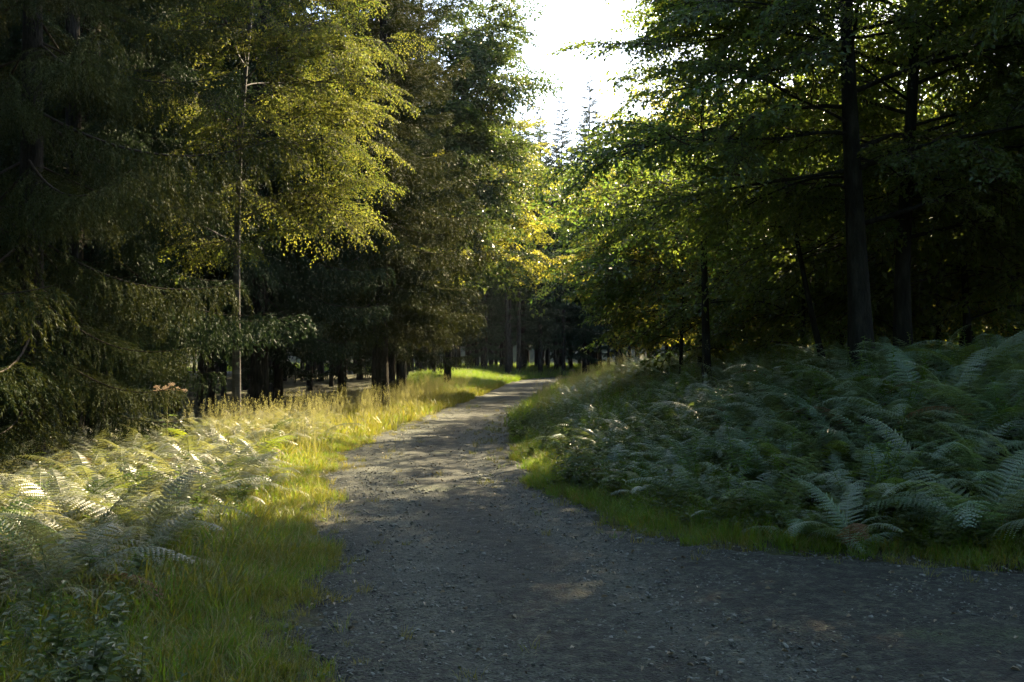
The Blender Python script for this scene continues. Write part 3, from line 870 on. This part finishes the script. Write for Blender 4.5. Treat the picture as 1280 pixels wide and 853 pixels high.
placed = []
TALL = [(31, far_spruce_crown(31, 21.0, 3.0, lowb, .62, 6).mesh('crown', SM), dead_twigs(4, 21, 60, .8).mesh('dead_twigs', [M['twig']]))]  # crown held above the view, shaped to shade the left spruces
def free(x, y, d):
    if any((x - a) ** 2 + (y - b) ** 2 < d * d for a, b in placed): return False
    placed.append((x, y)); return True

for x, y, lb in ((-7.4, 31.5, 'dark low-branched spruce behind the tall curtain-twigged one'), (-6.6, 38.5, 'dark low-branched spruce on the left verge before the bend'), (-5.9, 46.0, 'dark low-branched spruce where the grassy bank begins'), (-6.3, 56.0, 'dark low-branched spruce above the grassy bank at the bend'), (-9.8, 24.5, 'dark low-branched spruce behind the birch trunk'), (-11.5, 20.0, 'dark low-branched spruce behind the left fern bed'), (-9.4, 36.0, 'dark low-branched spruce deep between the verge spruces'), (-13.5, 28.0, 'dark low-branched spruce deep in the left stand')):
    if free(x, y, 1.0): stand(x, y, full[2:], lb, None, .85, .15)
for x, y, lb in ((7.1, 34.0, 'very tall bare spruce stem behind the right fern bank, the left of two'), (9.4, 33.0, 'very tall bare spruce stem behind the right fern bank, the right of two')):
    if free(x, y, 1.0): stand(x, y, TALL, lb, None, 1.0, .15)
def stand_zone(y):
    if y < 27: return 'straight bare spruce trunk in the dark behind the left fern bed', 'trunks behind the left fern bed'
    if y < 48: return 'straight bare spruce trunk in the dark behind the birch and the tall verge spruces', 'trunks behind the verge spruces'
    return 'straight spruce trunk of the left stand beyond the grassy bank at the bend', 'trunks beyond the grassy bank'
for k in range(1500):                                            # left interior
    y = random.uniform(15, 84); x = random.uniform(-34, -4.6)
    if x < -.85 * y * .62 - 3: continue
    e = np.interp(y, LE[:, 1], LE[:, 0])
    if x > e - 3.4 - 1.2 * (y < 30): continue
    if free(x, y, 2.15 if x > -16 else 2.9):
        stand(x, y, high, *stand_zone(y), s=random.uniform(.9, 1.08), r=random.choice((.10, .12, .15)))
for k in range(200):                                             # unseen spruces added beside the viewpoint to keep sky light off the left
    y = random.uniform(-4, 13); x = random.uniform(-24, -11)
    if y > 4 and x > -.56 * y - 6.5: continue
    if free(x, y, 3.6): stand(x, y, full[2:], 'spruce of the left stand beside the viewpoint, out of the picture', 'spruces beside the viewpoint', random.uniform(.85, 1.0), .19)
for x, y, lb in ((-3.5, -10, 'spruce behind the viewpoint, left of the road'), (4.5, -11, 'spruce behind the viewpoint, right of the road'), (8.5, -9, 'second spruce behind the viewpoint, right of the road'), (-8.5, -7, 'second spruce behind the viewpoint, left of the road')):
    if free(x, y, 1.0): stand(x, y, full[2:], lb, None, .9, .18)  # unseen spruces added to cut low sky light on the foreground
for k in range(400):                                             # thicket closing the left stand
    y = random.uniform(22, 80); x = random.uniform(-38, -31)
    if free(x, y, 3.8): stand(x, y, bushy, 'young bushy spruce deep in the dark left stand', 'young spruces closing the left stand', random.uniform(.8, 1.2), .10)
def far_zone(x):
    if x < -3: return 'dark spruce of the far stand rising behind the grassy bank left of the bend', 'far spruces behind the grassy bank'
    if x < 9: return 'dark spruce of the far stand closing the view straight behind the road end', 'far spruces behind the road end'
    return 'dark spruce of the far stand right of the road end, behind the lit beeches', 'far spruces right of the road end'
for k in range(600):                                             # far wall behind the bend
    y = random.uniform(83, 113); x = random.uniform(-15, 24)
    d, sd = edge_d([x], [y])
    if d[0] < 2.0: continue
    if free(x, y, 1.9): stand(x, y, high if random.random() < .7 else full, *far_zone(x), s=random.uniform(.95, 1.2), r=random.choice((.12, .15, .18)))
for x, y, s, lb in ((2.6, 97, 1.2, 'pointed hazy spruce in the sky gap, left of the taller one'), (6.0, 104, 1.38, 'tallest hazy spruce with pointed top in the sky gap')):
    t = stand(x + 2.5, y + 4, [full[0]], lb, None, s, .22)
for k in range(300):                                             # right background
    y = random.uniform(44, 80); x = random.uniform(14, 44)
    if free(x, y, 5.0): stand(x, y, high, 'thin spruce trunk far back in the right wood', 'trunks far back in the right wood', random.uniform(.62, .75), .16)

cw = np.concatenate([rng.uniform((-50, 142), (70, 180), (420, 2)), rng.uniform((-62, 20), (-38, 120), (260, 2)), rng.uniform((50, 40), (80, 120), (220, 2))])
scatter('distant_wood', 'dark mass of spruces closing the view far behind the trunks', [bushy[0][1], full[2][1], bushy[0][1]], np.column_stack([cw, height(cw[:, 0], cw[:, 1]) - .3]), rng.uniform(.8, 1.15, len(cw)), tilt=.02)

# ---- ferns
FR, FL = fern_protos(M['fern']), fern_protos(M['fern_sun'])
ODD = [frond_geo(R(60), R(-45), 24, .17, .4).mesh('frond', [M['fern_brown']]), frond_geo(R(72), R(-20), 24, .20, -.4).mesh('frond', [M['fern_lime']]), frond_geo(R(66), R(-30), 24, .20, .5).mesh('frond', [M['fern_lime']])]
def fern_field(nmax, box, ok, mind):
    pts = []
    for k in range(nmax * 60):
        x, y = random.uniform(box[0], box[1]), random.uniform(box[2], box[3])
        if not ok(x, y): continue
        if any((x - a) ** 2 + (y - b) ** 2 < mind * mind for a, b in pts): continue
        pts.append((x, y))
        if len(pts) >= nmax: break
    return pts
def in_view(x, y): return abs(x) < y * .53 + .9
def okl(x, y):
    e = np.interp(y, LE[:, 1], LE[:, 0])
    return in_view(x, y) and x < e - 1.0 - .3 * math.sin(y * .9) and y > 6.6
def okr(x, y):
    if not in_view(x, y): return False
    if x > 2.5: return y > 8.35 + .25 * math.sin(x * 2)
    e = np.interp(y, RE[4:, 1], RE[4:, 0]); return x > e + .95 + .2 * math.sin(y) and y > 9.4
def left_zone(x, y):
    if y < 9.3: return 'bracken fern at the near end of the left fern bed, next to the shaded grass', 'ferns at the near left corner'
    if y < 12.8: return 'sunlit silvery bracken fern in the middle of the left fern bed', 'ferns in the middle of the left bed'
    return 'sunlit bracken fern at the back of the left fern bed under the spruce boughs', 'ferns at the back of the left bed'
def right_zone(x, y):
    if x > 2.6 and y < 10.4: return 'shaded fern on the near right end of the bank above the side track', 'ferns above the side track'
    if y < 11.6: return 'fern at the grassy foot of the right bank where the road widens', 'ferns at the foot of the right bank'
    if y < 13.8: return 'fern halfway back on the right bank, in front of the two beech trunks', 'ferns in front of the beech trunks'
    return 'fern at the back of the right bank beside or behind the beech trunks', 'ferns at the back of the right bank'
PL = fern_field(145, (-8.5, -2.8, 6.4, 19), okl, .46)
PR = fern_field(155, (.8, 8, 8.2, 16), okr, .46)
for x, y in PL:
    fern(x, y, gz(x, y) - .03, FL, random.choice((6, 7, 8)), random.uniform(.8, 1.12), *left_zone(x, y))
for x, y in PR:
    fern(x, y, gz(x, y) - .03, FR, random.choice((6, 7, 8)), random.uniform(.58, .92) + .14 * min(2.5, max(0, x - 2.0)), *right_zone(x, y))
for x, y, sz, lb in ((4.35, 9.3, 1.25, 'tall arching fern just behind the largest fern at the right frame edge'), (3.3, 9.0, 1.15, 'tall fern left of the largest fern at the right frame edge'), (5.0, 10.3, 1.3, 'tall fern high on the bank near the right frame edge'), (4.2, 10.6, 1.15, 'tall pale fern below the straight beech trunk')):
    fern(x, y, gz(x, y), FR, 9, sz, lb, None)
big = fern(3.95, 8.35, gz(3.95, 8.35), FR, 10, 1.35, 'largest dark fern with arching fronds at the right frame edge', None)

# the rest of the fern beds, further off and between the larger ones
def pts3(xy, dz=0.0):
    xy = np.asarray(xy, float); return np.column_stack([xy, height(xy[:, 0], xy[:, 1]) + dz])
def rosette(fr):
    g = Geo()
    for k in range(6):
        g.add_geo(fr[k % len(fr)], Matrix.Rotation(k * 1.05 + random.uniform(-.3, .3), 4, 'Z') @ Matrix.Rotation(random.uniform(-.2, .2), 4, 'X') @ Matrix.Scale(random.uniform(.75, 1.1), 4))
    return g
lowf = [frond_geo(R(a), R(b), 17, .20, .2) for a, b in ((72, -25), (60, -30), (80, 0))]
ros_r = [rosette(lowf).mesh('fern_clump', [M['fern']]) for _ in range(3)]
ros_l = [rosette(lowf).mesh('fern_clump', [M['fern_sun']]) for _ in range(3)]
c = rng.uniform((0, 8.5), (16, 44), (4200, 2)); d, sd = edge_d(c[:, 0], c[:, 1])
c = c[(sd > 0) & (d > 1.2 + .5 * np.sin(c[:, 1])) & (np.abs(c[:, 0]) < c[:, 1] * .56 + 1)][:1300]
scatter('fern_undergrowth', 'dense ferns running back along the right bank into the wood', ros_r, pts3(c), rng.uniform(.55, .9, len(c)))
c = rng.uniform((-12, 6), (-2.6, 24), (3600, 2)); d, sd = edge_d(c[:, 0], c[:, 1])
c = c[(sd < 0) & (d > 1.1 + .3 * np.sin(c[:, 1] * .9)) & (d < 6.5)][:1400]
scatter('bracken_undergrowth', 'lower bracken filling the left fern bed', ros_l, pts3(c), rng.uniform(.5, .9, len(c)))

# umbel plant with pale seed heads standing out of the left ferns
def umbel_plant(x, y, h, label):
    o = empty('flowering_plant', (x, y, gz(x, y))); tag(o, label, 'plant')
    st, lf = Geo(), Geo()
    tube(st, curve_pts((0, 0, 0), (.05, 0, h), 8, .01), np.linspace(.008, .004, 8), 6, 0)
    for k in range(9):
        a = k * 2.4; r = .05 + .17 * (k / 9) ** .6; top = np.array([r * math.cos(a) + .05, r * math.sin(a), h + .04 - r * .35 + random.uniform(-.03, .05)])
        b = np.array([.05 * .8, 0, h * .8]); tube(st, curve_pts(b, top, 5, .02, .05), np.linspace(.004, .002, 5), 4, 0)
        n = 70; q = rng.normal(0, 1, (n, 3)); q = unit(q) * rng.uniform(.3, 1, (n, 1)) * np.array([.06, .06, .028])
        hd = Geo(); leaves(hd, top + q, rng.normal(0, 1, (n, 3)) + np.array([0, 0, 1.0]), rng.normal(0, 1, (n, 3)), .018, .012, 0, six=False)
        link('flower_head', hd.mesh('flower_head', [M['flower']]), o)
    n = 12; uu = np.linspace(.2, .8, n); az = np.arange(n) * 2.1
    leaves(lf, np.stack([.05 * uu, 0 * uu, h * uu], 1), np.stack([np.cos(az), np.sin(az), 0 * az + .1], 1), np.stack([0 * az, 0 * az, 1 + 0 * az], 1), .16, .06, 0)
    link('stem', st.mesh('stem', [M['straw']]), o); link('leaves', lf.mesh('leaves', [M['herb']]), o)
umbel_plant(-4.95, 14.2, 1.22, 'tall plant with pale fluffy seed heads standing above the left ferns')

# ---- grass, herbs, gravel, fallen leaves
def tuft(h, n, dry):
    g = blades(n, .12, .35 * h, h, .0075, .8); blades(dry, .13, .4 * h, 1.15 * h, .005, .9, 1, g); return g
GT = [tuft(h, 24, dr).mesh('grass_tuft', [M['grass'], M['straw']]) for h, dr in ((.30, 4), (.24, 8), (.34, 3), (.20, 5))] + [tuft(.28, 10, 14).mesh('grass_tuft', [M['grass_green'], M['straw']])]
GG = [tuft(h, 26, 2).mesh('grass_tuft', [M['grass_green'], M['straw']]) for h in (.32, .26, .22, .36)]
TG = [seed_grass().mesh('tall_grass_tuft', [M['grass'], M['straw']]) for _ in range(4)]
HB = [herb(.32, .085, 14).mesh('herb_plant', [M['herb']]), herb(.22, .07, 10).mesh('herb_plant', [M['herb']]), herb(.45, .10, 18).mesh('herb_plant', [M['herb']])]

def verge(n, box, want, lo, hi, power=1.0):
    c = rng.uniform((box[0], box[2]), (box[1], box[3]), (n, 2))
    c = c[np.abs(c[:, 0]) < c[:, 1] * .55 + 1.0]
    d, sd = edge_d(c[:, 0], c[:, 1])
    jit = .20 * lump(c[:, 0] * 2.1, c[:, 1] * 2.1) + .22 * lump(c[:, 0] * .6 + 3, c[:, 1] * .7) + rng.normal(0, .07, len(c))
    k = (sd == want) & (d > lo + 1.3 * jit) & (d < hi + 2 * jit)
    return c[k], d[k]

c, d = verge(26000, (-7, 0, 3.2, 20), -1, -.05, 2.5)
sc = rng.uniform(.5, 1.35, len(c)) * np.clip(.45 + d * .8, .45, 1.15) * (.78 + .38 * lump(c[:, 0] * .9 + 5, c[:, 1] * .9))
scatter('grass', 'short yellow-green grass on the left verge', GT + GG[:1], pts3(c), sc)
c, d = verge(9000, (-6, 1, 20, 66), -1, -.05, 2.6)
scatter('grass', 'sunlit yellow grass along the far left verge', GT, pts3(c), rng.uniform(.9, 1.7, len(c)))
c, d = verge(2600, (-6, 1, 15, 46), -1, .55, 2.4)
scatter('grass', 'tall dry seeding grass along the left verge', TG, pts3(c), rng.uniform(.55, .95, len(c)))
c, d = verge(26000, (0, 9, 7, 24), 1, -.05, 1.5)
scatter('grass', 'green grass fringe along the right road edge', GG + GT[:1], pts3(c), rng.uniform(.6, 1.2, len(c)) * np.clip(.5 + d * .6, .5, 1.1))
c, d = verge(9000, (-1, 12, 24, 80), 1, -.05, 3.5)
scatter('grass', 'green grass on the far right verge', GG, pts3(c), rng.uniform(1.0, 2.0, len(c)))
c, d = verge(8000, (-9, 3, 46, 84), -1, .3, 4.6)
scatter('grass', 'lush green grass on the far left bank at the bend', GG, pts3(c), rng.uniform(1.2, 2.4, len(c)))
c = rng.uniform((-30, 84), (45, 140), (5000, 2)); d, sd = edge_d(c[:, 0], c[:, 1]); c = c[d > .4]
scatter('grass', 'grassy floor of the clearing behind the far trunks', GG, pts3(c), rng.uniform(2.2, 3.6, len(c)))
c, d = verge(1000, (-1, 8, 20, 60), 1, .6, 4)
scatter('grass', 'tall seeding grass on the far right verge', TG, pts3(c), rng.uniform(.6, 1.05, len(c)))
c, d = verge(7000, (0, 9, 7.4, 24), 1, .45, 2.6)
scatter('herbs', 'small leafy herbs in front of the right ferns', HB, pts3(c[:1300]), rng.uniform(.6, 1.2, len(c[:1300])))
BR = [herb(.5, .075, 24).mesh('bramble_plant', [M['herb']]), herb(.6, .06, 30).mesh('bramble_plant', [M['grass_green']])]
c, d = verge(3000, (0, 9, 7.8, 22), 1, .8, 7)
scatter('herbs', 'leafy brambles and weeds growing up between the right bank ferns', BR + HB[2:], pts3(c[:300]), rng.uniform(.8, 1.4, len(c[:300])))
c, d = verge(5000, (-7, 0, 4, 20), -1, .9, 3.2)
scatter('herbs', 'small leafy herbs among the left verge grass', HB, pts3(c[:900]), rng.uniform(.5, 1.1, len(c[:900])))

c, d = verge(14000, (-4, 7, 4, 34), 0, -1.0, .05)
c = c[rng.uniform(0, 1, len(c)) < .6 * np.exp(d * 3.4)]
scatter('grass', 'sparse small grass tufts creeping onto the gravel at the road edges', GT, np.column_stack([c, np.full(len(c), .01)]), rng.uniform(.18, .65, len(c)))
ST = [stone_geo(f).mesh('stone_piece', [M['stone']]) for f in (.40, .32, .5, .25)]
LT = []
for k in range(3):
    g = Geo(); leaves(g, [[-.5, 0, .05]], [[1, 0, .05]], [[0, 0, 1]], 1.0, .6, 0, .5, .25); LT.append(g.mesh('leaf_piece', [M['litter']]))
def on_road(n, y0, y1):
    c = np.column_stack([rng.uniform(-3.4, 7, n), rng.uniform(y0, y1, n)]); d, sd = edge_d(c[:, 0], c[:, 1])
    c = c[(d < .05 + .5 * rng.uniform(0, 1, len(c)) ** 2) & (np.abs(c[:, 0]) < c[:, 1] * .56 + .4)]
    return c
c = np.concatenate([on_road(52000, 4.0, 14), on_road(16000, 14, 34)])
scatter('gravel', 'loose grey gravel covering the forest road', ST, np.column_stack([c, np.full(len(c), .025)]), np.clip(rng.lognormal(-4.9, .5, len(c)), .003, .024), tilt=.3)
c = on_road(1900, 4.0, 24)
scatter('leaf_litter', 'pale fallen leaves scattered over the road', LT, np.column_stack([c, np.full(len(c), .036)]), rng.uniform(.022, .05, len(c)), tilt=.25)

# larger stones and one stick on the road
for k in range(34):
    c = on_road(8, 4.4, 13)[:1]
    if not len(c): continue
    o = link('stone', ST[k % 4], None, Matrix.Translation((c[0, 0], c[0, 1], .03)) @ Matrix.Rotation(random.uniform(0, 6.28), 4, 'Z') @ Matrix.Scale(random.uniform(.022, .036), 4))
    tag(o, 'larger flat stone lying on the gravel road', 'stone', 'larger stones on the road')

# ---- hazy air
b = Geo()
x0, x1, y0, y1, z0, z1 = -430, 430, -310, 910, -2.0, 42
v = [(x0, y0, z0), (x1, y0, z0), (x1, y1, z0), (x0, y1, z0), (x0, y0, z1), (x1, y0, z1), (x1, y1, z1), (x0, y1, z1)]
b.add(v, [(3, 2, 1, 0), (4, 5, 6, 7), (0, 1, 5, 4), (1, 2, 6, 5), (2, 3, 7, 6), (3, 0, 4, 7)])
hm, nt, out = mat('haze')
pv = nd(nt, "ShaderNodeVolumePrincipled")
pv.inputs["Color"].default_value = (.80, .95, .93, 1)
pv.inputs["Density"].default_value = .00013
pv.inputs["Anisotropy"].default_value = .1
nt.links.new(pv.outputs[0], out.inputs["Volume"])
tag(link('haze', b.mesh('haze', [hm])), 'thin sunlit morning haze between the trees', kind='stuff')
